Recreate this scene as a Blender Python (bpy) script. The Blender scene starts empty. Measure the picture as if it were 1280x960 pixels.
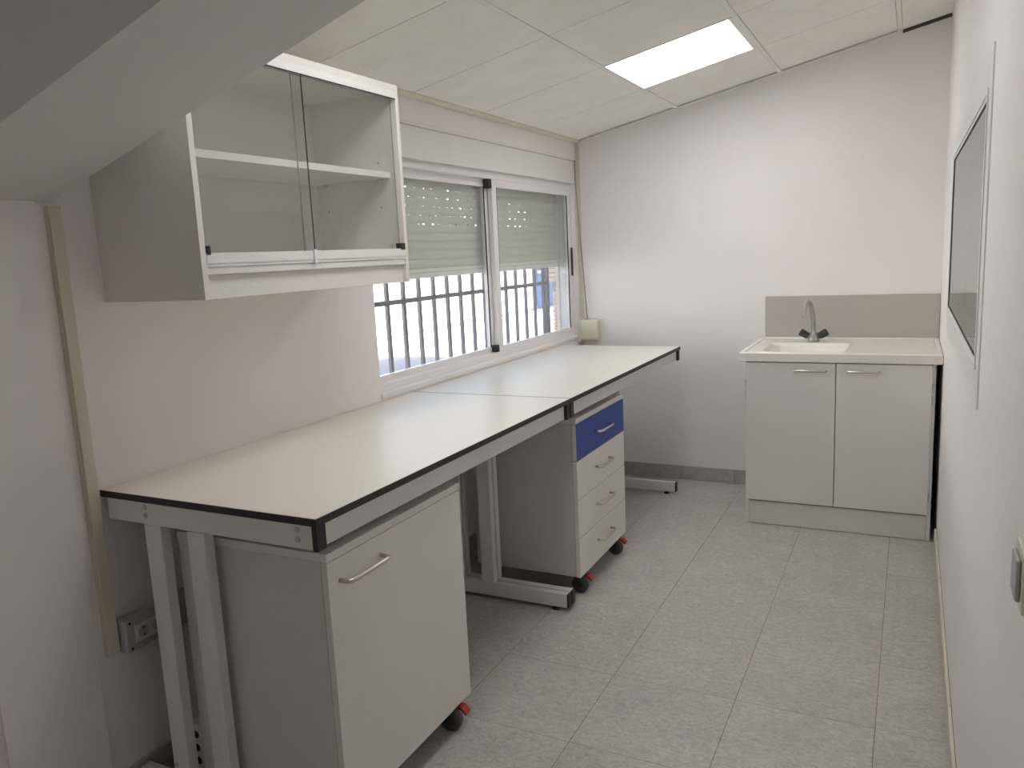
import bpy, bmesh, math, random
from mathutils import Vector, Matrix
random.seed(7)
SC = bpy.context.scene
COL = SC.collection

# ------------------------------------------------------------------ camera
F_PX, YAW, PITCH, ROLL = 988.5854, math.radians(26.9071), math.radians(9.2764), math.radians(-2.6737)
CAM = Vector((1.9504, -1.341, 1.4772))
fwd = Vector((-math.sin(YAW) * math.cos(PITCH), math.cos(YAW) * math.cos(PITCH), -math.sin(PITCH)))
rt = Vector((math.cos(YAW), math.sin(YAW), 0))
up = rt.cross(fwd)
r2 = math.cos(ROLL) * rt + math.sin(ROLL) * up
u2 = -math.sin(ROLL) * rt + math.cos(ROLL) * up
cd = bpy.data.cameras.new('camera')
cam = bpy.data.objects.new('camera', cd)
COL.objects.link(cam)
cam.matrix_world = Matrix(((r2.x, u2.x, -fwd.x, CAM.x), (r2.y, u2.y, -fwd.y, CAM.y), (r2.z, u2.z, -fwd.z, CAM.z), (0, 0, 0, 1)))
cd.sensor_width = 36
cd.lens = F_PX / 1280 * 36
cd.clip_start = 0.02
cd.clip_end = 300
SC.camera = cam

# ------------------------------------------------------------------ world, sun, exposure
w = bpy.data.worlds.new('world')
SC.world = w
w.use_nodes = True
nt = w.node_tree
bg = nt.nodes['Background']
sky = nt.nodes.new('ShaderNodeTexSky')
sky.sky_type = 'NISHITA'
sky.sun_disc = False
sky.sun_elevation = math.radians(52)
sky.sun_rotation = math.radians(100)
sky.air_density = 1.0
sky.dust_density = 2.0
nt.links.new(sky.outputs[0], bg.inputs[0])
bg.inputs[1].default_value = 0.58
sd = bpy.data.lights.new('sun', 'SUN')
sd.energy = 20.0
sd.angle = math.radians(0.6)
sd.color = (1.0, 0.96, 0.9)
sun = bpy.data.objects.new('sun', sd)
COL.objects.link(sun)
sun.rotation_euler = Vector((0.62, -0.25, 0.85)).to_track_quat('Z', 'Y').to_euler()
SC.view_settings.view_transform = 'Standard'
SC.view_settings.look = 'None'
SC.view_settings.gamma = 1
SC.view_settings.use_curve_mapping = False
SC.view_settings.exposure = 0.0
LED_STRENGTH = 9.8
SC.cycles.max_bounces = 16
SC.cycles.diffuse_bounces = 10

# ------------------------------------------------------------------ materials
def mat(name, col, rough=0.5, metal=0.0, var=0.0, vscale=8.0, bump=0.0, bscale=60.0, spec=0.5, coat=0.0):
    m = bpy.data.materials.new(name)
    m.use_nodes = True
    t = m.node_tree
    b = t.nodes['Principled BSDF']
    b.inputs['Roughness'].default_value = rough
    b.inputs['Metallic'].default_value = metal
    b.inputs['Specular IOR Level'].default_value = spec
    b.inputs['Coat Weight'].default_value = coat
    tc = t.nodes.new('ShaderNodeTexCoord')
    n = t.nodes.new('ShaderNodeTexNoise')
    n.inputs['Scale'].default_value = vscale
    n.inputs['Detail'].default_value = 5
    r = t.nodes.new('ShaderNodeValToRGB')
    r.color_ramp.elements[0].position = 0.3
    r.color_ramp.elements[1].position = 0.7
    r.color_ramp.elements[0].color = (*[max(0, c * (1 - var)) for c in col], 1)
    r.color_ramp.elements[1].color = (*[min(1, c * (1 + var)) for c in col], 1)
    t.links.new(tc.outputs['Object'], n.inputs['Vector'])
    t.links.new(n.outputs['Fac'], r.inputs['Fac'])
    t.links.new(r.outputs['Color'], b.inputs['Base Color'])
    if bump:
        n2 = t.nodes.new('ShaderNodeTexNoise')
        n2.inputs['Scale'].default_value = bscale
        n2.inputs['Detail'].default_value = 3
        bp = t.nodes.new('ShaderNodeBump')
        bp.inputs['Strength'].default_value = bump
        bp.inputs['Distance'].default_value = 0.002
        t.links.new(tc.outputs['Object'], n2.inputs['Vector'])
        t.links.new(n2.outputs['Fac'], bp.inputs['Height'])
        t.links.new(bp.outputs['Normal'], b.inputs['Normal'])
    return m

def glass_mat(name, tint=(0.96, 0.99, 0.97), ior=1.5):
    m = bpy.data.materials.new(name)
    m.use_nodes = True
    t = m.node_tree
    t.nodes.remove(t.nodes['Principled BSDF'])
    o = t.nodes['Material Output']
    tr = t.nodes.new('ShaderNodeBsdfTransparent')
    tr.inputs[0].default_value = (*tint, 1)
    gl = t.nodes.new('ShaderNodeBsdfGlossy')
    gl.inputs['Roughness'].default_value = 0.01
    fr = t.nodes.new('ShaderNodeFresnel')
    fr.inputs[0].default_value = ior
    # the same reflectance on the way in and on the way out of the pane
    ge = t.nodes.new('ShaderNodeNewGeometry')
    io = t.nodes.new('ShaderNodeMapRange')
    io.inputs['To Min'].default_value = ior
    io.inputs['To Max'].default_value = 1 / ior
    t.links.new(ge.outputs['Backfacing'], io.inputs['Value'])
    t.links.new(io.outputs['Result'], fr.inputs[0])
    mx = t.nodes.new('ShaderNodeMixShader')
    t.links.new(fr.outputs[0], mx.inputs[0])
    t.links.new(tr.outputs[0], mx.inputs[1])
    t.links.new(gl.outputs[0], mx.inputs[2])
    t.links.new(mx.outputs[0], o.inputs[0])
    return m

def emit_mat(name, col, s):
    m = bpy.data.materials.new(name)
    m.use_nodes = True
    t = m.node_tree
    b = t.nodes['Principled BSDF']
    b.inputs['Base Color'].default_value = (0.9, 0.9, 0.9, 1)
    b.inputs['Emission Color'].default_value = (*col, 1)
    b.inputs['Emission Strength'].default_value = s
    return m

def floor_mat():
    m = bpy.data.materials.new('floor_tile')
    m.use_nodes = True
    t = m.node_tree
    b = t.nodes['Principled BSDF']
    tc = t.nodes.new('ShaderNodeTexCoord')
    oi = t.nodes.new('ShaderNodeObjectInfo')
    ml = t.nodes.new('ShaderNodeVectorMath')
    ml.operation = 'MULTIPLY_ADD'
    ml.inputs[1].default_value = (1, 1, 1)
    cb = t.nodes.new('ShaderNodeCombineXYZ')
    m9 = t.nodes.new('ShaderNodeMath')
    m9.operation = 'MULTIPLY'
    m9.inputs[1].default_value = 37.0
    t.links.new(oi.outputs['Random'], m9.inputs[0])
    for i in range(3):
        t.links.new(m9.outputs[0], cb.inputs[i])
    t.links.new(tc.outputs['Object'], ml.inputs[0])
    t.links.new(cb.outputs[0], ml.inputs[2])
    n1 = t.nodes.new('ShaderNodeTexNoise')
    n1.inputs['Scale'].default_value = 5.0
    n1.inputs['Detail'].default_value = 8
    n1.inputs['Roughness'].default_value = 0.65
    mp = t.nodes.new('ShaderNodeMapping')
    mp.inputs['Scale'].default_value = (0.9, 1.25, 1)
    n2 = t.nodes.new('ShaderNodeTexNoise')
    n2.inputs['Scale'].default_value = 55.0
    n2.inputs['Detail'].default_value = 6
    n2.inputs['Roughness'].default_value = 0.7
    n2.inputs['Distortion'].default_value = 0.8
    t.links.new(ml.outputs[0], n1.inputs['Vector'])
    t.links.new(ml.outputs[0], mp.inputs['Vector'])
    t.links.new(mp.outputs[0], n2.inputs['Vector'])
    r1 = t.nodes.new('ShaderNodeValToRGB')
    r1.color_ramp.elements[0].position = 0.34
    r1.color_ramp.elements[1].position = 0.66
    r1.color_ramp.elements[0].color = (0.45, 0.432, 0.41, 1)
    r1.color_ramp.elements[1].color = (0.53, 0.51, 0.485, 1)
    r2_ = t.nodes.new('ShaderNodeValToRGB')
    r2_.color_ramp.elements[0].position = 0.36
    r2_.color_ramp.elements[1].position = 0.62
    r2_.color_ramp.elements[0].color = (0.76, 0.76, 0.77, 1)
    r2_.color_ramp.elements[1].color = (1.09, 1.09, 1.08, 1)
    mx = t.nodes.new('ShaderNodeMix')
    mx.data_type = 'RGBA'
    mx.blend_type = 'MULTIPLY'
    mx.inputs[0].default_value = 1.0
    t.links.new(n1.outputs['Fac'], r1.inputs[0])
    t.links.new(n2.outputs['Fac'], r2_.inputs[0])
    t.links.new(r1.outputs[0], mx.inputs[6])
    t.links.new(r2_.outputs[0], mx.inputs[7])
    t.links.new(mx.outputs[2], b.inputs['Base Color'])
    b.inputs['Roughness'].default_value = 0.36
    bp = t.nodes.new('ShaderNodeBump')
    bp.inputs['Strength'].default_value = 0.12
    bp.inputs['Distance'].default_value = 0.001
    t.links.new(n2.outputs['Fac'], bp.inputs['Height'])
    t.links.new(bp.outputs['Normal'], b.inputs['Normal'])
    return m

def ceil_tile_mat():
    m = bpy.data.materials.new('ceiling_tile')
    m.use_nodes = True
    t = m.node_tree
    b = t.nodes['Principled BSDF']
    b.inputs['Roughness'].default_value = 0.85
    tc = t.nodes.new('ShaderNodeTexCoord')
    v = t.nodes.new('ShaderNodeTexVoronoi')
    v.inputs['Scale'].default_value = 70
    n = t.nodes.new('ShaderNodeTexNoise')
    n.inputs['Scale'].default_value = 7
    n.inputs['Detail'].default_value = 6
    r = t.nodes.new('ShaderNodeValToRGB')
    r.color_ramp.elements[0].position = 0.3
    r.color_ramp.elements[1].position = 0.7
    r.color_ramp.elements[0].color = (0.85, 0.835, 0.795, 1)
    r.color_ramp.elements[1].color = (0.91, 0.895, 0.86, 1)
    bp = t.nodes.new('ShaderNodeBump')
    bp.inputs['Strength'].default_value = 0.35
    bp.inputs['Distance'].default_value = 0.002
    t.links.new(tc.outputs['Object'], v.inputs['Vector'])
    t.links.new(tc.outputs['Object'], n.inputs['Vector'])
    t.links.new(n.outputs['Fac'], r.inputs[0])
    t.links.new(r.outputs[0], b.inputs['Base Color'])
    t.links.new(v.outputs['Distance'], bp.inputs['Height'])
    t.links.new(bp.outputs['Normal'], b.inputs['Normal'])
    return m

M = dict(
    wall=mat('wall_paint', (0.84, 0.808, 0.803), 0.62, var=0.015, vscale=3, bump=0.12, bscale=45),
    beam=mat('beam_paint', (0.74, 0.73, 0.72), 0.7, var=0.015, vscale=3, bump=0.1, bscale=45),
    ctile=ceil_tile_mat(),
    tee=mat('ceiling_runner_paint', (0.85, 0.83, 0.79), 0.6, var=0.02),
    angle=mat('aged_edge_trim', (0.74, 0.70, 0.62), 0.6, var=0.08, vscale=14),
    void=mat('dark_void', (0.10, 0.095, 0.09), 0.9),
    ftile=floor_mat(),
    grout=mat('grout', (0.33, 0.275, 0.19), 0.9, var=0.15, vscale=12),
    skirt=mat('skirting_tile', (0.42, 0.40, 0.385), 0.4, var=0.14, vscale=26),
    skirtc=mat('cream_skirting', (0.66, 0.61, 0.53), 0.45, var=0.05, vscale=20),
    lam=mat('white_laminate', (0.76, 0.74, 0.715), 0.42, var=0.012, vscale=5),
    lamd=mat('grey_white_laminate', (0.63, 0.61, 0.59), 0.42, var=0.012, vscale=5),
    top=mat('bench_top_laminate', (0.78, 0.75, 0.69), 0.34, var=0.01, vscale=4),
    blk=mat('black_edging', (0.018, 0.016, 0.015), 0.45),
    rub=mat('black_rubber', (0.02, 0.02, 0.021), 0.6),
    wheel=mat('dark_grey_wheel', (0.055, 0.057, 0.062), 0.45),
    red=mat('red_plastic', (0.42, 0.03, 0.035), 0.4),
    steel=mat('white_coated_steel', (0.71, 0.71, 0.70), 0.38, var=0.01),
    chrome=mat('brushed_nickel', (0.58, 0.55, 0.50), 0.3, metal=1.0),
    bolt=mat('zinc_bolt', (0.55, 0.55, 0.54), 0.35, metal=0.9),
    blue=mat('blue_laminate', (0.022, 0.065, 0.34), 0.4),
    alu=mat('white_lacquered_aluminium', (0.80, 0.79, 0.79), 0.3, var=0.008),
    shut=mat('shutter_plastic', (0.60, 0.63, 0.57), 0.45, var=0.02),
    box=mat('shutter_box_cover', (0.76, 0.745, 0.73), 0.5, var=0.015),
    glass=glass_mat('window_glass', (0.97, 0.985, 0.98)),
    cglass=glass_mat('cabinet_glass', (0.975, 0.99, 0.98)),
    gedge=mat('green_glass_edge', (0.03, 0.085, 0.07), 0.2),
    gpale=mat('pale_glass_edge', (0.42, 0.47, 0.44), 0.2),
    cream=mat('cream_plastic', (0.70, 0.66, 0.50), 0.4, var=0.02),
    creamt=mat('cream_trunking', (0.66, 0.62, 0.53), 0.45, var=0.02),
    strap=mat('grey_strap', (0.36, 0.345, 0.31), 0.8),
    grill=mat('grey_painted_iron', (0.15, 0.145, 0.165), 0.5, var=0.05),
    splash=mat('grey_laminate', (0.46, 0.435, 0.41), 0.4, var=0.012),
    sink=mat('white_sink_resin', (0.80, 0.775, 0.73), 0.22, var=0.01),
    fauc=mat('worn_chrome', (0.42, 0.41, 0.405), 0.32, metal=0.85, var=0.08, vscale=40),
    knob=mat('charcoal_knob', (0.045, 0.042, 0.04), 0.45),
    sockb=mat('grey_socket_box', (0.42, 0.42, 0.42), 0.45),
    sockw=mat('ivory_socket', (0.68, 0.66, 0.58), 0.4),
    led=emit_mat('led_diffuser', (1.0, 0.975, 0.95), LED_STRENGTH),
    dimr=mat('grey_backing', (0.46, 0.45, 0.44), 0.8),
    street=mat('pale_concrete', (0.66, 0.64, 0.60), 0.85, var=0.06, vscale=0.7),
    swall=mat('white_render', (0.82, 0.80, 0.77), 0.8, var=0.03, vscale=0.8),
    skirts=mat('grey_plinth_render', (0.17, 0.15, 0.135), 0.85, var=0.1),
    sblue=mat('blue_door_paint', (0.010, 0.034, 0.105), 0.5),
    brick=mat('pink_brick', (0.150, 0.112, 0.098), 0.85, var=0.08, vscale=6),
    pipe=mat('grey_pipe', (0.35, 0.35, 0.35), 0.5),
    car=mat('blue_grey_car_paint', (0.030, 0.033, 0.055), 0.5),
    carg=mat('dark_car_glass', (0.03, 0.035, 0.045), 0.08),
)

# ------------------------------------------------------------------ mesh helpers
def bm_box(bm, x0, x1, y0, y1, z0, z1, bev=0.0, seg=2, mi=0):
    b = bmesh.new()
    vs = [b.verts.new(p) for p in ((x0, y0, z0), (x1, y0, z0), (x1, y1, z0), (x0, y1, z0), (x0, y0, z1), (x1, y0, z1), (x1, y1, z1), (x0, y1, z1))]
    for f in ((0, 3, 2, 1), (4, 5, 6, 7), (0, 1, 5, 4), (1, 2, 6, 5), (2, 3, 7, 6), (3, 0, 4, 7)):
        b.faces.new([vs[i] for i in f])
    if bev:
        bmesh.ops.bevel(b, geom=b.edges[:], offset=bev, segments=seg, affect='EDGES', profile=0.5)
    for f in b.faces:
        f.material_index = mi
    tmp = bpy.data.meshes.new('tmp')
    b.to_mesh(tmp)
    b.free()
    bm.from_mesh(tmp)
    bpy.data.meshes.remove(tmp)

def bm_tube(bm, pts, r, seg=12, cap=True):
    pts = [Vector(p) for p in pts]
    rs = r if isinstance(r, (list, tuple)) else [r] * len(pts)
    rings = []
    prev = None
    for i, p in enumerate(pts):
        if i == 0:
            d = pts[1] - p
        elif i == len(pts) - 1:
            d = p - pts[i - 1]
        else:
            d = (pts[i + 1] - p).normalized() + (p - pts[i - 1]).normalized()
        d.normalize()
        if prev is None:
            a = d.orthogonal().normalized()
        else:
            a = (prev - d * prev.dot(d)).normalized()
        prev = a
        c = d.cross(a)
        rings.append([bm.verts.new(p + (a * math.cos(t) + c * math.sin(t)) * rs[i]) for t in [2 * math.pi * k / seg for k in range(seg)]])
    for a, b in zip(rings, rings[1:]):
        for k in range(seg):
            bm.faces.new((a[k], a[(k + 1) % seg], b[(k + 1) % seg], b[k])).smooth = True
    if cap:
        bm.faces.new(rings[0][::-1])
        bm.faces.new(rings[-1])

def bm_lathe(bm, c, axis, prof, seg=20):
    """prof = [(distance along axis, radius)]"""
    c = Vector(c)
    axis = Vector(axis).normalized()
    bm_tube(bm, [c + axis * h for h, _ in prof], [max(r, 1e-4) for _, r in prof], seg)

def arc(pts, n=6):
    """Catmull-Rom smoothing of a polyline"""
    P = [Vector(p) for p in pts]
    P = [P[0] * 2 - P[1]] + P + [P[-1] * 2 - P[-2]]
    out = []
    for i in range(1, len(P) - 2):
        for k in range(n):
            t = k / n
            a, b, c, d = P[i - 1:i + 3]
            out.append(0.5 * ((2 * b) + (c - a) * t + (2 * a - 5 * b + 4 * c - d) * t * t + (3 * b - a - 3 * c + d) * t ** 3))
    out.append(P[-2])
    return out

def obj(name, bm, m, parent=None, loc=None):
    """vertices are given in world space; they are stored relative to the thing's base"""
    me = bpy.data.meshes.new(name)
    base = Vector(loc) if loc is not None else (world_loc(parent) if parent else Vector((0, 0, 0)))
    if base.length:
        bmesh.ops.translate(bm, verts=bm.verts[:], vec=-base)
    bmesh.ops.recalc_face_normals(bm, faces=bm.faces[:])
    bm.to_mesh(me)
    bm.free()
    for x in (m if isinstance(m, (list, tuple)) else [m]):
        me.materials.append(x)
    o = bpy.data.objects.new(name, me)
    COL.objects.link(o)
    if parent:
        o.parent = parent
        o.location = base - world_loc(parent)
    else:
        o.location = base
    return o

def world_loc(o):
    v = Vector(o.location)
    while o.parent:
        o = o.parent
        v += Vector(o.location)
    return v

def box(name, dims, m, parent=None, bev=0.0, loc=None, seg=2):
    bm = bmesh.new()
    bm_box(bm, *dims, bev=bev, seg=seg)
    return obj(name, bm, m, parent, loc)

def boxes(name, lst, m, parent=None, bev=0.0, loc=None):
    bm = bmesh.new()
    for d in lst:
        bm_box(bm, *d, bev=bev)
    return obj(name, bm, m, parent, loc)

def tube(name, pts, r, m, parent=None, seg=12, loc=None):
    bm = bmesh.new()
    bm_tube(bm, pts, r, seg)
    return obj(name, bm, m, parent, loc)

def lathe(name, c, axis, prof, m, parent=None, seg=20, loc=None):
    bm = bmesh.new()
    bm_lathe(bm, c, axis, prof, seg)
    return obj(name, bm, m, parent, loc)

def thing(name, loc, label, cat, group=None):
    o = bpy.data.objects.new(name, None)
    o.empty_display_size = 0.05
    COL.objects.link(o)
    o.location = loc
    return tag(o, label, cat, group)

def tag(o, label, cat, group=None):
    o['label'] = label
    o['category'] = cat
    if group:
        o['group'] = group
    return o

def struct(o, label=None):
    o['kind'] = 'structure'
    if label:
        o['label'] = label
    return o

# ------------------------------------------------------------------ room dimensions
W, D, Y0 = 2.10, 3.55, -6.2
CZ, CS = 2.163, 0.205            # ceiling height at the window wall, slope
cz = lambda x: CZ + CS * x
ROOF = 0.14                      # hollow above the ceiling tiles
OY0, OY1, OZ0, OZ1 = 1.30, 3.51, 0.932, 1.908   # window opening
WT = 0.14                        # window wall thickness

# floor with tiles
fl = struct(box('floor', (-WT, W + 0.1, Y0 - 0.1, D + 0.1, -0.12, -0.0015), M['grout']), 'grey marbled tile floor')
T, G, GC = 0.418, 0.0025, 0.0010
xs = [0.0] + [v for v in (0.224, 0.642, 1.06, 1.478, 1.896)] + [W]
k0 = math.floor((Y0 - 0.686) / T)
ys = [Y0] + [0.686 + T * k for k in range(k0 + 1, 20) if Y0 + .02 < 0.686 + T * k < D - 0.02] + [D]
cache = {}
for i in range(len(xs) - 1):
    for j in range(len(ys) - 1):
        sx, sy = xs[i + 1] - xs[i], ys[j + 1] - ys[j]
        key = (round(sx, 3), round(sy, 3))
        if key not in cache:
            bm = bmesh.new()
            bm_box(bm, -sx / 2 + G / 2, sx / 2 - G / 2, -sy / 2 + GC / 2, sy / 2 - GC / 2, -0.008, 0.0, bev=0.0005, seg=1)
            me = bpy.data.meshes.new('tile')
            bm.to_mesh(me)
            bm.free()
            me.materials.append(M['ftile'])
            cache[key] = me
        o = bpy.data.objects.new('tile', cache[key])
        COL.objects.link(o)
        o.parent = fl
        o.location = ((xs[i] + xs[i + 1]) / 2, (ys[j] + ys[j + 1]) / 2, 0)

# walls
ZT = 2.95
wl = struct(boxes('wall_left', [
    (-WT, 0, Y0, OY0, -0.4, ZT - 0.4), (-WT, 0, OY1, D + 0.1, -0.4, ZT - 0.4),
    (-WT, 0, OY0, OY1, -0.4, OZ0), (-WT, 0, OY0, OY1, 2.05, ZT - 0.4)], M['wall']), 'white painted window wall')
struct(box('wall_back', (-WT, W + 0.1, D, D + 0.1, -0.4, ZT), M['wall']), 'white painted end wall behind the sink')
RW = (1.165, 1.79, 0.845, 2.50)   # glazed opening in the right wall: z0 z1 y0 y1
wr = struct(boxes('wall_right', [
    (W, W + 0.1, Y0, RW[2], -0.1, ZT), (W, W + 0.1, RW[3], D, -0.1, ZT),
    (W, W + 0.1, RW[2], RW[3], -0.1, RW[0]), (W, W + 0.1, RW[2], RW[3], RW[1], ZT)], M['wall']), 'white painted right wall')
struct(box('wall_front', (-WT, W + 0.1, Y0 - 0.1, Y0, -0.1, ZT), M['wall']), 'white painted wall')
# shallow pier under the beam
struct(box('wall_pier', (0, 0.010, -0.335, -0.075, 0, 1.662), M['wall'], bev=0.001), 'shallow white wall pier under the sloping beam')
# sloping beam
def slant_prism(bm, x0, x1, y0, y1, zb, zt):
    v = [bm.verts.new(p) for p in ((x0, y0, zb(x0)), (x1, y0, zb(x1)), (x1, y1, zb(x1)), (x0, y1, zb(x0)),
                                   (x0, y0, zt(x0)), (x1, y0, zt(x1)), (x1, y1, zt(x1)), (x0, y1, zt(x0)))]
    for f in ((0, 3, 2, 1), (4, 5, 6, 7), (0, 1, 5, 4), (1, 2, 6, 5), (2, 3, 7, 6), (3, 0, 4, 7)):
        bm.faces.new([v[i] for i in f])
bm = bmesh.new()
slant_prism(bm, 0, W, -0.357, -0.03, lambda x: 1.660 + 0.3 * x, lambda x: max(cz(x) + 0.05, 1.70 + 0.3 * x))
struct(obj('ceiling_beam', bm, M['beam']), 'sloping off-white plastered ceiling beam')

# ceiling: roof deck, tiles, runners, edge angle
bm = bmesh.new()
slant_prism(bm, -WT, W + 0.1, Y0 - 0.1, D + 0.1, lambda x: cz(x) + ROOF, lambda x: cz(x) + ROOF + 0.1)
ce = struct(obj('ceiling', bm, M['void']), 'sloping suspended ceiling of textured off-white tiles')
cxs = [0.047, 0.664, 1.256, 1.860, W]
cys = [3.497] + [2.87 - 0.625 * k for k in range(0, 5)] + [-0.03]
cys2 = [-0.357, -0.88, -1.505, -2.13, -2.755, -3.38, -4.005, -4.63, -5.255, -5.88, Y0]
cache = {}
LEDS = [(0.664, 1.256, 2.245, 2.87), (0.664, 1.256, 0.37, 0.995), (0.664, 1.256, -5.255, -4.63)]
for rows in (cys, cys2):
    for i in range(len(cxs) - 1):
        for j in range(len(rows) - 1):
            x0, x1, y1, y0 = cxs[i], cxs[i + 1], rows[j], rows[j + 1]
            if any(abs(x0 - q[0]) + abs(y0 - q[2]) < 0.01 for q in LEDS):
                continue
            if j == 0 and i == 3 and rows is cys:
                y1 = 3.53
            g = 0.0024
            gx0, gx1 = (0.0012 if i == 0 else 0.0132), (0.001 if i == 3 else 0.0132)
            bm = bmesh.new()
            slant_prism(bm, x0 + gx0, x1 - gx1, y0 + g, y1 - g, cz, lambda x: cz(x) + 0.012)
            o = obj('ceiling_tile', bm, M['ctile'], ce)
for x in (0.664, 1.256, 1.860):
    for (a, b) in ((-0.03, 3.55), (Y0, -0.357)):
        bm = bmesh.new()
        slant_prism(bm, x - 0.011, x + 0.011, a, b, lambda q: cz(q) - 0.0022, lambda q: cz(q) + 0.02)
        obj('runner', bm, M['tee'], ce)
for (a, b) in ((0.0, 3.55),):
    bm = bmesh.new()
    slant_prism(bm, 0.0035, 0.045, -0.03, D - 0.003, lambda q: cz(q) - 0.003, lambda q: cz(q) + 0.006)
    obj('edge_angle', bm, M['angle'], ce)
bm = bmesh.new()
slant_prism(bm, 0.047, 1.852, 3.522, D, lambda q: cz(q) - 0.004, lambda q: cz(q) + 0.005)
obj('edge_angle', bm, M['tee'], ce)
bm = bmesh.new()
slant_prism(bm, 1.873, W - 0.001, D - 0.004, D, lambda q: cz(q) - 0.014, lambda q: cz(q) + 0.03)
obj('gap_shade_strip', bm, M['void'], ce)  # solid dark strip standing in for the shaded, unpainted gap here

# skirting: tile pieces along the end wall and the left wall, cream strip along the right wall
bb = struct(box('baseboard_back', (0.0, W, D - 0.006, D, 0, 0.084), M['grout']), 'grey marbled skirting tiles on the end wall')
x = 0.0
while x < W - 0.01:
    x1 = min(x + 0.335, W)
    box('skirting_tile', (x + 0.0015, x1 - 0.0015, D - 0.012, D - 0.004, 0.001, 0.088), M['skirt'], bb, bev=0.002)
    x = x1
bl = struct(box('baseboard_left', (0, 0.006, Y0, D, 0, 0.084), M['grout']), 'grey marbled skirting tiles on the window wall')
y = -0.06
while y < D - 0.02:
    y1 = min(y + 0.335, D - 0.013)
    box('skirting_tile', (0.004, 0.012, y + 0.0015, y1 - 0.0015, 0.001, 0.088), M['skirt'], bl, bev=0.002)
    y = y1
br = struct(box('baseboard_right', (W - 0.006, W, Y0, 2.8, 0, 0.082), M['grout']), 'cream skirting tiles on the right wall')
y = Y0
while y < 2.79:
    y1 = min(y + 0.335, 2.8)
    box('skirting_tile', (W - 0.011, W - 0.002, y + 0.001, y1 - 0.001, 0.006, 0.085), M['skirtc'], br, bev=0.002)
    y = y1

# ------------------------------------------------------------------ window in the left wall
wn = thing('window_1', (0, OY0, OZ0), 'white aluminium sliding window above the lab bench', 'window')
del wn['category']
struct(wn)
XF = -0.026
fy0, fy1, fz0, fz1 = OY0, OY1, OZ0, OZ1
boxes('window_frame', [
    (-0.115, XF, fy0, fy1, fz0, fz0 + 0.03), (-0.115, XF, fy0, fy1, fz1 - 0.035, fz1),
    (-0.115, XF, fy0, fy0 + 0.028, fz0 + 0.03, fz1 - 0.035), (-0.115, XF, fy1 - 0.022, fy1, fz0 + 0.03, fz1 - 0.035),
], M['alu'], wn, bev=0.002)
def sash(y0, y1, z0, z1, xa, xb, wv0, wv1, wb, wt):
    s = boxes('sash', [
        (xa, xb, y0, y0 + wv0, z0, z1), (xa, xb, y1 - wv1, y1, z0, z1),
        (xa, xb, y0 + wv0, y1 - wv1, z0, z0 + wb), (xa, xb, y0 + wv0, y1 - wv1, z1 - wt, z1)], M['alu'], wn, bev=0.002)
    xm = (xa + xb) / 2
    box('pane', (xm - 0.002, xm + 0.002, y0 + wv0 - 0.004, y1 - wv1 + 0.004, z0 + wb - 0.004, z1 - wt + 0.004), M['glass'], s)
    boxes('gasket', [(xb - 0.006, xb + 0.0006, y0 + wv0 - 0.0012, y0 + wv0 + 0.0012, z0 + wb, z1 - wt),
                     (xb - 0.006, xb + 0.0006, y1 - wv1 - 0.0012, y1 - wv1 + 0.0012, z0 + wb, z1 - wt)], M['rub'], s)
    return s
sA = sash(fy0 + 0.028, 2.455, fz0 + 0.024, fz1 - 0.030, -0.088, -0.062, 0.04, 0.052, 0.033, 0.043)
sB = sash(2.432, fy1 - 0.022, fz0 + 0.024, fz1 - 0.030, -0.056, -0.030, 0.050, 0.036, 0.033, 0.045)
box('slider_block', (-0.060, -0.0285, 2.392, 2.431, fz1 - 0.082, fz1 - 0.036), M['rub'], wn, bev=0.002)
box('slider_block', (-0.060, -0.0285, 2.400, 2.431, fz0 + 0.031, fz0 + 0.068), M['rub'], wn, bev=0.002)
lt = box('latch', (-0.032, -0.020, fy1 - 0.022, fy1 - 0.008, 1.325, 1.505), M['rub'], wn, bev=0.002)
# shutter box cover and lintel mouldings (part of the window)
box('shutter_box_cover', (-0.06, 0.004, OY0 - 0.03, D - 0.018, 1.9085, 2.046), M['box'], wn, bev=0.002)
box('cover_moulding', (-0.02, 0.012, OY0 - 0.03, D - 0.012, 2.047, 2.062), M['box'], wn, bev=0.003)
box('window_sill', (-0.03, 0.006, OY0, OY1, OZ0 - 0.022, OZ0 - 0.001), M['alu'], wn, bev=0.002)
# roller shutter
sh = thing('roller_shutter', (-0.118, (fy0 + fy1) / 2, 1.385), 'pale greenish roller shutter half lowered outside the sliding window', 'shutter')
ya, yb = fy0 + 0.02, fy1 - 0.03
pitch = 0.0414
zb = 1.430
def slat_bm(z0, h, slots):
    """slightly bowed front, a recessed hook strip below it; perforated strips let dashes of daylight through"""
    bm = bmesh.new()
    n = 6
    e = 0.0046 if slots else 0.0055
    zf = z0 + e
    hf = h - e
    ring = [(-0.1175 + 0.0026 * math.sin(math.pi * k / n), zf + hf * k / n) for k in range(n + 1)] + [(-0.1225, zf + hf), (-0.1225, zf)]
    a = [bm.verts.new((x, ya, z)) for x, z in ring]
    b = [bm.verts.new((x, yb, z)) for x, z in ring]
    m = len(ring)
    for k in range(m):
        bm.faces.new((a[k], a[(k + 1) % m], b[(k + 1) % m], b[k]))
    bm.faces.new(a[::-1])
    bm.faces.new(b)
    if not slots:
        bm_box(bm, -0.1225, -0.1213, ya, yb, z0 - 0.0004, zf + 0.001)
    else:
        y = ya
        rr = random.Random(int(z0 * 1000))
        while y < yb:
            L = rr.choice((0.03, 0.045, 0.07))
            bm_box(bm, -0.1225, -0.1213, y, min(y + L, yb), z0 - 0.0004, zf + 0.001)
            y += L + rr.choice((0.004, 0.006, 0.016))
    return bm
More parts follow.
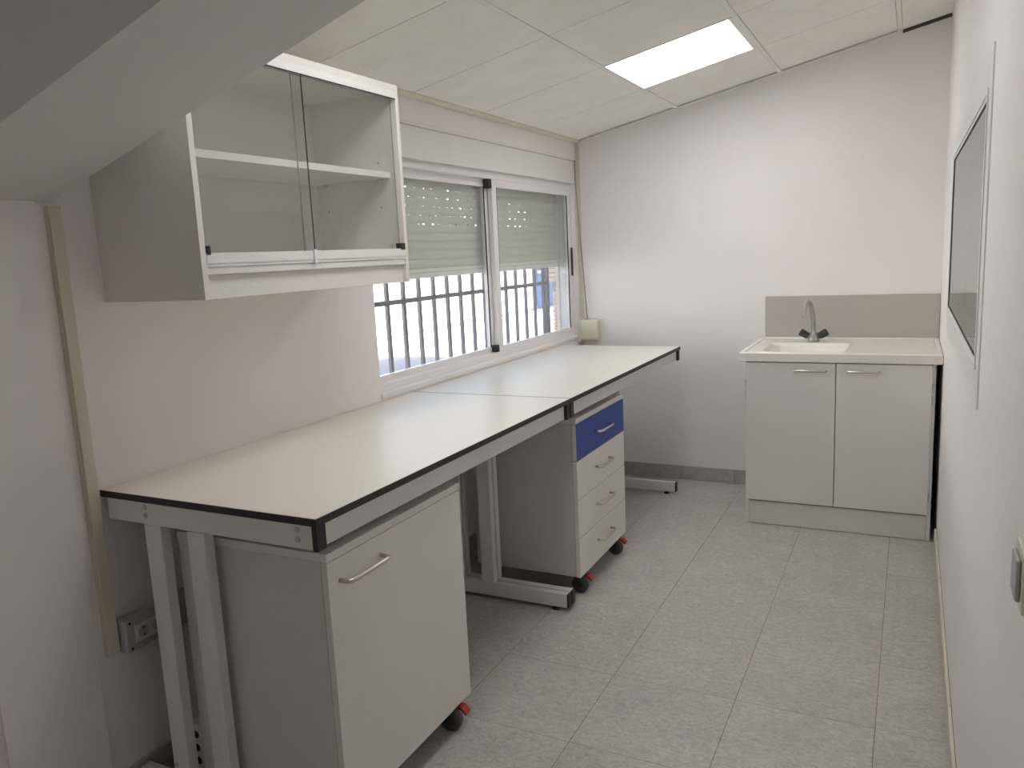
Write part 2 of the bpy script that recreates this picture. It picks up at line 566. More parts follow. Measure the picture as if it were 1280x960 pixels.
for k in range(13):
    z0 = zb + pitch * k
    obj('slat', slat_bm(z0, pitch, k >= 5), M['shut'], sh)
box('bottom_bar', (-0.127, -0.114, ya, yb, 1.386, 1.4305), M['alu'], sh, bev=0.003)
box('bar_lip', (-0.1142, -0.1115, ya, yb, 1.410, 1.415), M['shut'], sh, bev=0.001)
for yy in (fy0 + 0.006, fy1 - 0.03):
    boxes('guide_rail', [(-0.138, -0.1155, yy, yy + 0.024, OZ0, OZ1)], M['alu'], sh, bev=0.001)

# strap and strap winder in the corner
st = tag(tube('shutter_strap', [(0.012, 3.500, 2.05), (0.014, 3.503, 1.90), (0.060, 3.522, 1.038)], 0.0042, M['strap'], seg=6, loc=(0.012, 3.50, 1.03)),
         'thin grey shutter strap hanging from the box to the winder', 'strap')
wd = thing('strap_winder', (0.0, 3.52, 0.90), 'cream plastic shutter strap winder on the corner wall', 'winder')
box('back_plate', (0.0, 0.020, 3.495, 3.5475, 0.888, 1.042), M['creamt'], wd, bev=0.003)
box('housing', (0.012, 0.140, 3.497, 3.545, 0.898, 1.036), M['cream'], wd, bev=0.014, seg=4)
box('slot', (0.045, 0.075, 3.512, 3.530, 1.0355, 1.0375), M['rub'], wd)
tr = struct(box('trim_1', (0.0, 0.028, D - 0.008, D, 0.088, CZ - 0.01), M['creamt'], bev=0.002), 'cream cover strip in the corner beside the window')

# ------------------------------------------------------------------ iron grille outside
gr = thing('window_grille', (-0.205, 2.45, 0.80), 'grey iron bar grille outside the sliding window', 'grille')
yy = 1.404
while yy < 3.45:
    box('bar', (-0.213, -0.197, yy - 0.0105, yy + 0.0105, 0.82, 2.02), M['grill'], gr, bev=0.001)
    yy += 0.1345
box('end_post', (-0.219, -0.191, 3.462, 3.492, 0.80, 2.05), M['grill'], gr, bev=0.001)
box('end_post', (-0.219, -0.191, 1.24, 1.27, 0.80, 2.05), M['grill'], gr, bev=0.001)
for z in (0.84, 1.283, 1.98):
    box('rail', (-0.217, -0.193, 1.27, 3.462, z - 0.011, z + 0.011), M['grill'], gr, bev=0.001)
for z in (0.90, 1.95):
    for y in (1.255, 3.477):
        box('wall_bracket', (-0.192, -0.138, y - 0.008, y + 0.008, z - 0.008, z + 0.008), M['grill'], gr)

# ------------------------------------------------------------------ street outside
ZG = -0.40
struct(box('street', (-40, -WT - 0.001, -30, 70, ZG - 0.2, ZG), M['street']), 'pale sunlit concrete street')
sw = struct(box('wall_street', (-9.8, -9.4, -20, 60, ZG, 4.2), M['swall']), 'white rendered wall across the street')
box('plinth_band', (-9.4, -9.38, -20, 60, ZG, ZG + 0.05), M['skirts'], sw)
dr = thing('street_door', (-9.36, 24.4, ZG), 'blue street door in the white wall across the street', 'door')
boxes('door_frame', [(-9.40, -9.33, 23.15, 23.20, ZG, 2.2), (-9.40, -9.33, 26.02, 26.10, ZG, 2.2), (-9.40, -9.33, 23.15, 26.1, 2.2, 2.28)], M['sblue'], dr)
for k in range(2):
    box('door_leaf', (-9.39, -9.345, 23.205 + 1.41 * k, 24.61 + 1.41 * k, ZG + 0.03, 0.822), M['sblue'], dr, bev=0.005)
box('transom_bar', (-9.40, -9.335, 23.20, 26.02, 0.825, 0.885), M['swall'], dr)
box('transom_panel', (-9.39, -9.345, 23.20, 26.02, 0.89, 2.2), M['sblue'], dr, bev=0.005)
box('step', (-9.40, -9.1, 23.2, 26.2, ZG, ZG + 0.03), M['skirts'], dr)
dp = thing('drainpipe', (-9.30, 22.7, ZG), 'grey drainpipe on the white wall beside the blue door', 'pipe')
tube('pipe', [(-9.30, 22.7, 4.0), (-9.30, 22.7, ZG + 0.35)], 0.05, M['pipe'], dp)
tube('pipe_shoe', [(-9.30, 22.7, ZG + 0.36), (-9.30, 22.7, ZG + 0.16), (-9.22, 22.7, ZG + 0.06)], 0.07, M['pipe'], dp)
pl = thing('gate_pillar', (-3.55, 12.11, ZG), 'pinkish brick gate pillar across from the window grille', 'pillar')
PX, PY = -3.55, 12.11
zz = ZG
k = 0
while zz < 2.3:
    wide = 0.33 if zz > 0.90 else 0.28
    box('brick_course', (PX - wide, PX + wide, PY - wide, PY + wide, zz + 0.004, zz + 0.076), M['brick'], pl, bev=0.006)
    zz += 0.08
    k += 1
box('mortar_core', (PX - 0.19, PX + 0.19, PY - 0.19, PY + 0.19, ZG, 2.3), M['skirts'], pl)

# parked car below the window
def loft(bm, secs):
    rings = [[bm.verts.new(p) for p in s] for s in secs]
    n = len(rings[0])
    for a, b in zip(rings, rings[1:]):
        for i in range(n):
            bm.faces.new((a[i], a[(i + 1) % n], b[(i + 1) % n], b[i])).smooth = True
    bm.faces.new(rings[0][::-1])
    bm.faces.new(rings[-1])
CX = -2.3
CYO = -0.45
ca = thing('parked_car', (CX, 4.4 + CYO, ZG), 'blue-grey parked car with sloping bonnet on the sunlit street', 'car')
def body_sec(y, hw, zlo, zhi, crown):
    pts = []
    for t in ((-1, zlo, .92), (-1, zlo + (zhi - zlo) * .35, 1.0), (-1, zlo + (zhi - zlo) * .8, .97), (-1, zhi, .84), (-.5, zhi + crown * .8, .5), (0, zhi + crown, 0)):
        pts.append((t[0] and -t[2] or 0, t[1]))
    full = [(a * hw, z) for a, z in pts] + [(-a * hw, z) for a, z in pts[-2::-1]]
    return [(CX + a, y + CYO, ZG + z) for a, z in full]
bm = bmesh.new()
loft(bm, [body_sec(*s) for s in ((2.42, .62, .38, .72, .01), (2.50, .74, .28, .84, .02), (2.8, .83, .22, .93, .02), (3.6, .85, .2, .93, .02), (4.8, .85, .2, .91, .03),
                                 (5.25, .84, .2, .90, .04), (5.75, .82, .22, .87, .045), (6.15, .77, .24, .79, .04), (6.36, .68, .28, .66, .02), (6.44, .58, .36, .52, .01))])
obj('body', bm, M['car'], ca)
bm = bmesh.new()
def cab(y, hw, z0, z1, tw):
    y += CYO - 1.05
    return [(CX - hw, y, ZG + z0), (CX - hw * .96, y, ZG + (z0 + z1) / 2), (CX - tw, y, ZG + z1), (CX, y, ZG + z1 + .03), (CX + tw, y, ZG + z1), (CX + hw * .96, y, ZG + (z0 + z1) / 2), (CX + hw, y, ZG + z0)]
loft(bm, [cab(2.55, .68, .86, .92, .5), cab(2.85, .72, .86, 1.25, .56), cab(3.2, .73, .86, 1.40, .58), cab(4.1, .73, .86, 1.42, .58), cab(4.5, .73, .86, 1.33, .56), cab(5.1, .72, .86, .97, .6)])
obj('cabin_glass', bm, M['carg'], ca)
bm = bmesh.new()
loft(bm, [cab(3.0, .5, 1.32, 1.36, .48), cab(3.2, .56, 1.38, 1.43, .52), cab(4.1, .56, 1.40, 1.45, .52), cab(4.4, .5, 1.34, 1.38, .48)])
obj('roof', bm, M['car'], ca)
for sx in (-1, 1):
    for y in (3.1 + CYO, 5.6 + CYO):
        wh = lathe('wheel', (CX + sx * 0.66, y, ZG + 0.31), (sx, 0, 0), [(0, .30), (.02, .31), (.18, .31), (.20, .29), (.205, .02)], M['rub'], ca, seg=24)
        lathe('hubcap', (CX + sx * 0.862, y, ZG + 0.31), (sx, 0, 0), [(0, .20), (.008, .19), (.012, .02)], M['bolt'], wh, seg=18)

# ------------------------------------------------------------------ glazed opening in the right wall
w2 = thing('window_2', (W, RW[2], RW[0]), 'white framed fixed interior window reflecting the room', 'window')
del w2['category']
struct(w2)
z0, z1, y0, y1 = RW
boxes('window_frame', [
    (W - 0.004, W + 0.05, y0 - 0.09, y0 + 0.012, z0 - 0.095, z1 + 0.095), (W - 0.004, W + 0.05, y1 - 0.012, y1 + 0.09, z0 - 0.095, z1 + 0.095),
    (W - 0.004, W + 0.05, y0 + 0.012, y1 - 0.012, z0 - 0.095, z0 + 0.012), (W - 0.004, W + 0.05, y0 + 0.012, y1 - 0.012, z1 - 0.012, z1 + 0.095)], M['alu'], w2, bev=0.002)
boxes('glazing_bead', [
    (W - 0.007, W - 0.0042, y0 - 0.012, y0 + 0.0, z0 - 0.012, z1 + 0.012), (W - 0.007, W - 0.0042, y1, y1 + 0.012, z0 - 0.012, z1 + 0.012),
    (W - 0.007, W - 0.0042, y0, y1, z0 - 0.012, z0), (W - 0.007, W - 0.0042, y0, y1, z1, z1 + 0.012)], M['alu'], w2, bev=0.001)
boxes('gasket', [
    (W - 0.0045, W - 0.002, y0 + 0.012, y0 + 0.015, z0 + 0.012, z1 - 0.012), (W - 0.0045, W - 0.002, y1 - 0.015, y1 - 0.012, z0 + 0.012, z1 - 0.012),
    (W - 0.0045, W - 0.002, y0 + 0.015, y1 - 0.015, z0 + 0.012, z0 + 0.015), (W - 0.0045, W - 0.002, y0 + 0.015, y1 - 0.015, z1 - 0.015, z1 - 0.012)], M['rub'], w2)
box('pane', (W - 0.002, W + 0.004, y0 + 0.012, y1 - 0.012, z0 + 0.012, z1 - 0.012), M['glass'], w2)
box('backing_panel', (W + 0.06, W + 0.064, y0, y1, z0, z1), M['dimr'], w2)  # grey panel added behind the pane to set its tone, nothing seen there

# switch on the right wall
sw_ = thing('light_switch', (W, -0.165, 1.03), 'pale light switch with grey rocker on the right wall', 'switch')
box('plate', (W - 0.010, W, -0.205, -0.124, 0.988, 1.070), M['sockw'], sw_, bev=0.003)
box('rocker', (W - 0.016, W - 0.0095, -0.19, -0.138, 1.0, 1.058), M['sockb'], sw_, bev=0.003)

# ------------------------------------------------------------------ LED panel
LED_LABELS = ('lit square white LED panel in the tiled ceiling near the sink wall', 'lit square white LED panel in the tiled ceiling beside the beam', 'lit square white LED panel in the tiled ceiling far behind the beam')
for (a, b, c, d), lab in zip(LEDS, LED_LABELS):
    lp = thing('ceiling_light', ((a + b) / 2, (c + d) / 2, cz((a + b) / 2)), lab, 'ceiling light', 'LED ceiling panels')
    bm = bmesh.new()
    slant_prism(bm, a + 0.014, b - 0.030, c + 0.012, d - 0.022, lambda q: cz(q) + 0.001, lambda q: cz(q) + 0.006)
    obj('diffuser', bm, M['led'], lp)
    bm = bmesh.new()
    for (x0, x1, y0, y1) in ((a + 0.003, a + 0.013, c + 0.003, d - 0.003), (b - 0.029, b - 0.003, c + 0.003, d - 0.003), (a + 0.013, b - 0.029, c + 0.003, c + 0.011), (a + 0.013, b - 0.029, d - 0.021, d - 0.003)):
        slant_prism(bm, x0, x1, y0, y1, lambda q: cz(q) - 0.0015, lambda q: cz(q) + 0.012)
    obj('panel_frame', bm, M['alu'], lp)
    bm = bmesh.new()
    slant_prism(bm, a + 0.003, b - 0.003, c + 0.003, d - 0.003, lambda q: cz(q) + 0.0125, lambda q: cz(q) + 0.03)
    obj('back_tray', bm, M['steel'], lp)

# ------------------------------------------------------------------ wall cabinet
cx1, cy0, cy1, c0, c1 = 0.377, 0.091, 1.006, 1.400, 2.058
wc = thing('wall_cabinet', (0.0, (cy0 + cy1) / 2, c0), 'white wall cabinet with two sliding glass doors beside the window', 'cabinet')
t = 0.018
for yy in (cy0, cy1 - t):
    box('side_panel', (0.001, cx1, yy, yy + t, c0, c1), M['lam'], wc, bev=0.001)
box('top_panel', (0.001, cx1, cy0 + t, cy1 - t, c1 - 0.022, c1), M['lam'], wc, bev=0.001)
box('bottom_panel', (0.001, cx1 - 0.004, cy0 + t, cy1 - t, 1.462, 1.482), M['lam'], wc, bev=0.001)
box('back_panel', (0.001, 0.012, cy0 + t, cy1 - t, 1.482, c1 - 0.022), M['lam'], wc)
box('lower_rail', (cx1 - 0.034, cx1 - 0.016, cy0 + t, cy1 - t, c0, 1.462), M['lam'], wc, bev=0.001)
box('lower_rail', (0.001, 0.018, cy0 + t, cy1 - t, c0, 1.462), M['lam'], wc, bev=0.001)
box('shelf', (0.013, 0.338, cy0 + t + 0.001, cy1 - t - 0.001, 1.756, 1.776), M['lam'], wc, bev=0.001)
boxes('door_track', [(cx1 - 0.030, cx1 - 0.001, cy0 + t, cy1 - t, 1.482, 1.492), (cx1 - 0.004, cx1 + 0.001, cy0 + t, cy1 - t, 1.490, 1.516),
                     (cx1 - 0.0165, cx1 - 0.0125, cy0 + t, cy1 - t, 1.490, 1.510), (cx1 - 0.030, cx1 - 0.027, cy0 + t, cy1 - t, 1.490, 1.516)], M['alu'], wc)
boxes('door_track', [(cx1 - 0.004, cx1 + 0.001, cy0 + t, cy1 - t, 2.014, 2.036), (cx1 - 0.030, cx1 - 0.027, cy0 + t, cy1 - t, 2.014, 2.036), (cx1 - 0.0165, cx1 - 0.0125, cy0 + t, cy1 - t, 2.014, 2.036)], M['alu'], wc)
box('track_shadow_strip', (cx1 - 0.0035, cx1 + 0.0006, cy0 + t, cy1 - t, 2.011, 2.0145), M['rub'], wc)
def glass_door(x, y0, y1, em):
    bm = bmesh.new()
    bm_box(bm, x, x + 0.005, y0, y1, 1.493, 2.034)
    bm.faces.ensure_lookup_table()
    for f in bm.faces:
        f.normal_update()
        f.material_index = 0 if abs(f.normal.x) > 0.5 else 1
    return obj('glass_door', bm, [M['cglass'], em], wc)
gA = glass_door(cx1 - 0.011, cy0 + t + 0.001, 0.528, M['gedge'])
gB = glass_door(cx1 - 0.0245, 0.500, cy1 - t - 0.001, M['gpale'])
box('finger_pull', (cx1 - 0.0055, cx1 + 0.006, 0.508, 0.524, 1.478, 1.520), M['alu'], gA, bev=0.002)
box('end_stop', (cx1 - 0.0055, cx1 + 0.003, cy0 + t + 0.001, cy0 + t + 0.013, 1.512, 1.534), M['rub'], gA, bev=0.001)
box('end_stop', (cx1 - 0.019, cx1 + 0.003, cy1 - t - 0.026, cy1 - t - 0.001, 1.512, 1.534), M['rub'], gB, bev=0.001)
for (x, z) in ((0.29, 1.81), (0.29, 1.66), (0.06, 1.66), (0.06, 1.81)):
    lathe('shelf_pin_hole', (x, cy1 - t + 0.0005, z), (0, -1, 0), [(0, .003), (.0012, .003)], M['rub'], wc, seg=8)
for (x) in (0.29, 0.06):
    lathe('shelf_pin', (x, cy1 - t, 1.751), (0, -1, 0), [(0, .004), (.012, .004)], M['bolt'], wc, seg=8)

# ------------------------------------------------------------------ lab benches
def bench(y0, y1, label):
    b = thing('lab_bench', (0.375, (y0 + y1) / 2, 0), label, 'bench')
    tp = box('bench_top', (0.003, 0.7475, y0 + 0.0025, y1 - 0.0025, 0.8805, 0.900), M['top'], b)
    boxes('black_edging', [(0.7475, 0.750, y0, y1, 0.8815, 0.8995), (0.003, 0.7475, y0, y0 + 0.0025, 0.8815, 0.8995), (0.003, 0.7475, y1 - 0.0025, y1, 0.8815, 0.8995)], M['blk'], tp)
    ra, rb = 0.820, 0.880
    for e, (ya, yb, sgn) in enumerate(((y0 + 0.004, y0 + 0.036, -1), (y1 - 0.036, y1 - 0.004, 1))):
        er = box('end_rail', (0.022, 0.731, ya, yb, ra, rb), M['steel'], b, bev=0.003)
        box('end_cap', (0.7312, 0.746, ya - 0.001, yb + 0.001, ra - 0.001, rb), M['blk'], er, bev=0.002)
        face = ya if sgn < 0 else yb
        for bx_ in (0.170, 0.688):
            for bz in (0.868, 0.844):
                lathe('bolt', (bx_, face, bz), (0, sgn, 0), [(0, .0078), (.0015, .0078), (.003, .006), (.0034, .003), (.0036, .001)], M['bolt'], er, seg=12)
        for lx in (0.158, 0.316):
            lg = box('leg', (lx, lx + 0.061, ya, yb, 0.076, ra - 0.0005), M['steel'], b, bev=0.003)
            for bz in (0.125,):
                lathe('bolt', (lx + 0.012, face, bz), (0, sgn, 0), [(0, .007), (.0015, .007), (.003, .005), (.0034, .003), (.0036, .001)], M['bolt'], lg, seg=12)
        ft = box('foot', (0.014, 0.715, ya, yb, 0.016, 0.0755), M['steel'], b, bev=0.003)
        box('foot_cap', (0.7152, 0.724, ya + 0.0005, yb - 0.0005, 0.017, 0.075), M['blk'], ft, bev=0.002)
        for lx in (0.66, 0.09):
            lathe('levelling_foot', (lx, (ya + yb) / 2, 0.0005), (0, 0, 1), [(0, .016), (.006, .016), (.009, .008), (.0158, .006)], M['rub'], ft, seg=14)
    for xx in (0.701, 0.03):
        box('long_rail', (xx, xx + 0.034, y0 + 0.0365, y1 - 0.0365, ra, rb), M['steel'], b, bev=0.003)
    return b
bench(0.0, 1.5375, 'cream topped black edged lab bench standing over the one-door pedestal')
bench(1.540, 3.235, 'cream topped black edged lab bench under the window over the drawer pedestal')

# ------------------------------------------------------------------ pedestals
def handle(x, ya, yb, z, m, parent, r=0.006, out=0.032, axis='y'):
    n = 0.018
    pts = [(x, ya, z), (x + out * .55, ya, z), (x + out * .9, ya + n * .25, z), (x + out, ya + n, z), (x + out, yb - n, z), (x + out * .9, yb - n * .25, z), (x + out * .55, yb, z), (x, yb, z)]
    return tube('handle', pts, r, m, parent, seg=10)

def caster(parent, x, y, ztop, front=True, dy=0.0):
    R = 0.037
    ang = random.uniform(-0.4, 0.4)
    ax = Vector((math.sin(ang) * 0.35, 1, 0)).normalized()
    c = Vector((x, y, R + 0.0005))
    cs = lathe('caster', c - ax * 0.016, ax, [(0, R * .55), (.002, R * .9), (.006, R), (.026, R), (.030, R * .9), (.032, R * .55)], M['wheel'], parent, seg=20)
    lathe('hub', c - ax * 0.0175, ax, [(0, R * .3), (.001, R * .42), (.034, R * .42), (.035, R * .3)], M['rub'], cs, seg=14)
    boxes('swivel_plate', [(x - 0.026, x + 0.026, y - 0.026, y + 0.026, ztop - 0.004, ztop), (x - 0.022, x + 0.010, y - 0.021, y - 0.0175, 0.034, ztop - 0.004), (x - 0.022, x + 0.010, y + 0.0175, y + 0.021, 0.034, ztop - 0.004),
                           (x - 0.022, x + 0.012, y - 0.021, y + 0.021, 2 * R + 0.004, ztop - 0.003)], M['rub'], cs, bev=0.001)
    if front:
        bm = bmesh.new()
        prof = [(x + 0.010, 0.074), (x + 0.030, 0.072), (x + 0.046, 0.056), (x + 0.043, 0.048), (x + 0.034, 0.054), (x + 0.026, 0.062), (x + 0.012, 0.064)]
        A = [bm.verts.new((px, y - 0.014 + dy, pz)) for px, pz in prof]
        B = [bm.verts.new((px, y + 0.014 + dy, pz)) for px, pz in prof]
        bm.faces.new(A)
        bm.faces.new(B[::-1])
        for k in range(len(prof)):
            bm.faces.new((A[k], A[(k + 1) % len(prof)], B[(k + 1) % len(prof)], B[k]))
        obj('brake_lever', bm, M['red'], cs)
    return cs

XB, XP = 0.215, 0.720     # back and front of the pedestals
def carcass(p, y0, y1, zb, zt, side):
    boxes('body', [(XB, XP - 0.020, y0, y0 + 0.016, zb, zt - 0.022), (XB, XP - 0.020, y1 - 0.016, y1, zb, zt - 0.022), (XB, XB + 0.008, y0 + 0.016, y1 - 0.016, zb, zt - 0.022),
                   (XB, XP - 0.020, y0 + 0.016, y1 - 0.016, zb, zb + 0.016)], side, p, bev=0.0006)
    box('top_panel', (XB - 0.002, XP + 0.001, y0 - 0.001, y1 + 0.001, zt - 0.0215, zt), M['lam'], p, bev=0.001)
    for cxp in (XB + 0.055, XP - 0.026):
        for cyp in (y0 + 0.06, y1 - 0.085):
            caster(p, cxp, cyp, zb - 0.0005, front=cxp > 0.5, dy=0.030)

p1 = thing('pedestal_cabinet', (0.47, 0.372, 0), 'white mobile pedestal with one door and bar handle under the lab bench', 'cabinet')
y0, y1, zb, zt = 0.058, 0.688, 0.090, 0.790
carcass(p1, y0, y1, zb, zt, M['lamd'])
dd = box('door', (XP - 0.0185, XP, y0, y1, zb - 0.004, zt - 0.0235), M['lam'], p1, bev=0.001)
handle(XP - 0.001, 0.102, 0.274, 0.708, M['chrome'], dd)
for z in (0.20, 0.66, 0.70):
    box('hinge', (XP - 0.016, XP - 0.004, y1 - 0.002, y1 + 0.004, z - 0.012, z + 0.012), M['bolt'], dd, bev=0.001)

p2 = thing('pedestal_cabinet', (0.47, 1.953, 0), 'white mobile pedestal with four drawers, the top one blue', 'drawer unit')
y0, y1, zb, zt = 1.650, 2.262, 0.092, 0.790
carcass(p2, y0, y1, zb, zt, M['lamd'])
zs = [0.7675, 0.606, 0.436, 0.264, 0.092]
for k in range(4):
    d_ = box('drawer', (XP - 0.0185, XP, y0, y1, zs[k + 1] + (0.0015 if k < 3 else -0.002), zs[k] - 0.0015), M['lam'], p2, bev=0.001)
    if k == 0:
        d_['label'] = 'blue top drawer front'
        box('blue_facing', (XP + 0.0001, XP + 0.001, y0, y1, zs[1] + 0.0015, zs[0] - 0.0015), M['blue'], d_)
    zc = zs[k] - 0.078
    handle(XP - 0.001, (y0 + y1) / 2 - 0.085, (y0 + y1) / 2 + 0.085, zc, M['chrome'], d_, r=0.0055)

# ------------------------------------------------------------------ sink unit
sx0, sx1, sy = 1.196, 2.072, 2.846
sc_ = thing('sink_cabinet', ((sx0 + sx1) / 2, 3.19, 0), 'white two-door base cabinet under the sink against the end wall', 'cabinet')
boxes('body', [(sx0, sx0 + 0.018, sy, 3.53, 0.0, 0.875), (sx1 - 0.018, sx1, sy, 3.53, 0.0, 0.875), (sx0 + 0.018, sx1 - 0.018, 3.515, 3.53, 0.05, 0.875),
               (sx0 + 0.018, sx1 - 0.018, sy + 0.02, 3.515, 0.125, 0.141)], M['lam'], sc_, bev=0.0006)
box('plinth', (sx0 + 0.0185, sx1 - 0.0185, sy + 0.004, sy + 0.022, 0.002, 0.126), M['lam'], sc_, bev=0.001)
mid = 1.634
for (xa, xb, ha, hb) in ((sx0 + 0.004, mid - 0.002, 1.440, 1.588), (mid + 0.002, sx1 - 0.016, 1.686, 1.830)):
    d_ = box('door', (xa, xb, sy - 0.020, sy - 0.001, 0.138, 0.872), M['lam'], sc_, bev=0.001)
    z = 0.836
    tube('handle', [(ha, sy - 0.019, z), (ha, sy - 0.042, z), (ha + 0.006, sy - 0.050, z), (hb - 0.006, sy - 0.050, z), (hb, sy - 0.042, z), (hb, sy - 0.019, z)], 0.0055, M['chrome'], d_, seg=10)
    xh = xa - 0.0025 if xa < 1.4 else xb + 0.0025
    for z in (0.22, 0.70, 0.76):
        box('hinge', (xh - 0.0025, xh + 0.0025, sy - 0.015, sy - 0.003, z - 0.022, z + 0.022), M['bolt'], d_, bev=0.001)

tx0, tx1, ty0, ty1, tz = 1.166, W - 0.002, 2.812, 3.545, 0.924
wk = thing('sink_worktop', ((tx0 + tx1) / 2, 3.18, 0.876), 'white moulded worktop with rectangular sink basin and flat drainer', 'sink')
bx0, bx1, by0, by1 = 1.262, 1.668, 2.90, 3.295
boxes('worktop', [(tx0 + 0.003, bx0, ty0 + 0.003, ty1 - 0.003, 0.882, 0.916), (bx1, tx1 - 0.003, ty0 + 0.003, ty1 - 0.003, 0.882, 0.916), (bx0, bx1, ty0 + 0.003, by0, 0.882, 0.916), (bx0, bx1, by1, ty1 - 0.003, 0.882, 0.916)], M['sink'], wk)
bm = bmesh.new()
for d_ in ((tx0, tx1, ty0, ty0 + 0.022, 0.877, tz), (tx0, tx1, ty1 - 0.022, ty1, 0.877, tz), (tx0 + 0.0002, tx0 + 0.022, ty0 + 0.0002, ty1 - 0.0002, 0.8772, tz - 0.0002), (tx1 - 0.022, tx1 - 0.0002, ty0 + 0.0002, ty1 - 0.0002, 0.8772, tz - 0.0002)):
    bm_box(bm, *d_, bev=0.005, seg=3)
obj('raised_rim', bm, M['sink'], wk)
# basin: rounded rectangular bowl
bm = bmesh.new()
def rrect(x0, x1, y0, y1, r, z, n=5):
    out = []
    for (cx_, cy_, a0) in ((x1 - r, y1 - r, 0), (x0 + r, y1 - r, 90), (x0 + r, y0 + r, 180), (x1 - r, y0 + r, 270)):
        for k in range(n + 1):
            a_ = math.radians(a0 + 90 * k / n)
            out.append((cx_ + r * math.cos(a_), cy_ + r * math.sin(a_), z))
    return out
rings = [rrect(bx0 - 0.012, bx1 + 0.012, by0 - 0.012, by1 + 0.012, 0.045, 0.9162), rrect(bx0 - 0.006, bx1 + 0.006, by0 - 0.006, by1 + 0.006, 0.045, 0.9195),
         rrect(bx0 + 0.004, bx1 - 0.004, by0 + 0.004, by1 - 0.004, 0.042, 0.917), rrect(bx0 + 0.012, bx1 - 0.012, by0 + 0.012, by1 - 0.012, 0.04, 0.90),
         rrect(bx0 + 0.03, bx1 - 0.03, by0 + 0.03, by1 - 0.03, 0.04, 0.79), rrect(bx0 + 0.06, bx1 - 0.06, by0 + 0.06, by1 - 0.06, 0.04, 0.772), rrect(bx0 + 0.17, bx1 - 0.17, by0 + 0.17, by1 - 0.17, 0.02, 0.768)]
rv = [[bm.verts.new(p) for p in r] for r in rings]
for a_, b_ in zip(rv, rv[1:]):
    n = len(a_)
    for i in range(n):
        bm.faces.new((a_[i], a_[(i + 1) % n], b_[(i + 1) % n], b_[i])).smooth = True
bm.faces.new(rv[-1])
obj('basin', bm, M['sink'], wk)
lathe('drain', ((bx0 + bx1) / 2, (by0 + by1) / 2, 0.768), (0, 0, 1), [(0, .04), (.003, .04), (.004, .03), (.0042, .02), (.0044, .001)], M['fauc'], wk, seg=20)
bs = tag(box('splashback', (1.184, W - 0.002, D - 0.018, D - 0.0005, 0.9245, 1.164), M['splash'], bev=0.0015, loc=(1.64, D - 0.01, 0.9245)),
         'plain grey splashback panel on the wall above the sink', 'splashback')

fx, fy, fz = 1.470, 3.395, 0.9165
fc = thing('sink_tap', (fx, fy, fz), 'worn chrome swan-neck tap with two dark angled knobs on the sink', 'tap')
lathe('tap_base', (fx, fy, fz), (0, 0, 1), [(0, .030), (.006, .031), (.022, .027), (.042, .021), (.050, .015), (.062, .014)], M['fauc'], fc, seg=18)
tube('spout', arc([(fx, fy, fz + 0.05), (fx - 0.002, fy, fz + 0.10), (fx - 0.008, fy - 0.015, fz + 0.165), (fx - 0.018, fy - 0.045, fz + 0.215), (fx - 0.026, fy - 0.085, fz + 0.228), (fx - 0.034, fy - 0.125, fz + 0.208), (fx - 0.036, fy - 0.140, fz + 0.165)], 5),
     0.0125, M['fauc'], fc, seg=12)
lathe('aerator', (fx - 0.036, fy - 0.140, fz + 0.170), (-0.02, -0.08, -1), [(0, .011), (.004, .0125), (.022, .0125), (.024, .010)], M['fauc'], fc, seg=14)
for s in (-1, 1):
    ax = Vector((s, -0.15, 0.62))
    lathe('valve', (fx + s * 0.014, fy, fz + 0.020), ax, [(0, .014), (.018, .013)], M['fauc'], fc, seg=14)
    lathe('knob', (fx + s * 0.029, fy - 0.003, fz + 0.029), ax, [(0, .017), (.004, .021), (.044, .023), (.050, .021)], M['knob'], fc, seg=6)

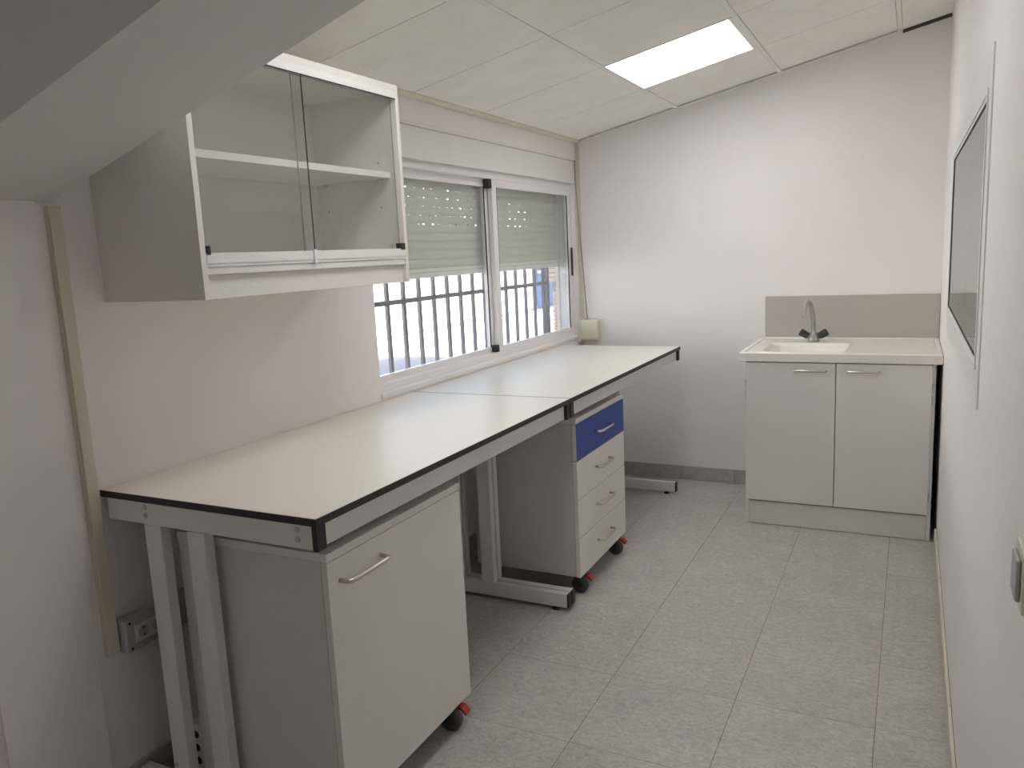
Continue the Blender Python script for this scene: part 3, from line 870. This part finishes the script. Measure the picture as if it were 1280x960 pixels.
# ------------------------------------------------------------------ trunking, sockets, power strip on the left wall
tk = thing('cable_trunking', (0.0, -0.028, 0.44), 'cream vertical cable trunking on the left wall below the beam', 'trunking')
box('channel', (0.0005, 0.012, -0.047, -0.010, 0.440, 1.650), M['creamt'], tk, bev=0.001)
box('cover', (0.012, 0.019, -0.045, -0.012, 0.441, 1.650), M['creamt'], tk, bev=0.002)
sb = thing('socket_box', (0.0, 0.10, 0.43), 'grey surface-mounted box with ivory sockets beside the cream trunking', 'socket')
box('box', (0.0005, 0.042, -0.007, 0.240, 0.432, 0.528), M['sockb'], sb, bev=0.004)
pf = box('faceplate', (0.042, 0.046, 0.020, 0.165, 0.454, 0.506), M['sockw'], sb, bev=0.002)
for yy in (0.046, 0.093, 0.139):
    so = lathe('socket', (0.0455, yy, 0.480), (1, 0, 0), [(0, .022), (.0014, .022), (.0018, .021)], M['sockw'], pf, seg=18)
    lathe('socket_well', (0.0472, yy, 0.480), (1, 0, 0), [(0, .0175), (.0003, .0175)], M['sockb'], pf, seg=18)
for yy in (0.046, 0.093, 0.139):
    for zz in (-0.0095, 0.0095):
        lathe('socket_hole', (0.0473, yy, 0.480 + zz), (1, 0, 0), [(0, .0036), (.0006, .0036)], M['rub'], pf, seg=8)
for zz in (0.442, 0.516):
    lathe('screw', (0.0418, 0.008, zz), (1, 0, 0), [(0, .004), (.0012, .004)], M['rub'], sb, seg=8)
ps = thing('power_strip', (0.105, 0.145, 0.0), 'white power strip standing on the floor behind the bench legs', 'power strip')
box('strip_body', (0.080, 0.128, 0.128, 0.168, 0.0005, 0.158), M['sockw'], ps, bev=0.004)
for zz in (0.040, 0.082, 0.124):
    lathe('socket_hole', (0.106, 0.1285, zz), (0, -1, 0), [(0, .012), (.0012, .012)], M['rub'], ps, seg=12)
tube('cord', arc([(0.112, 0.130, 0.012), (0.118, 0.110, 0.006), (0.135, 0.085, 0.0045), (0.17, 0.075, 0.0045), (0.22, 0.10, 0.0045)], 5), 0.004, M['sockw'], ps, seg=8)
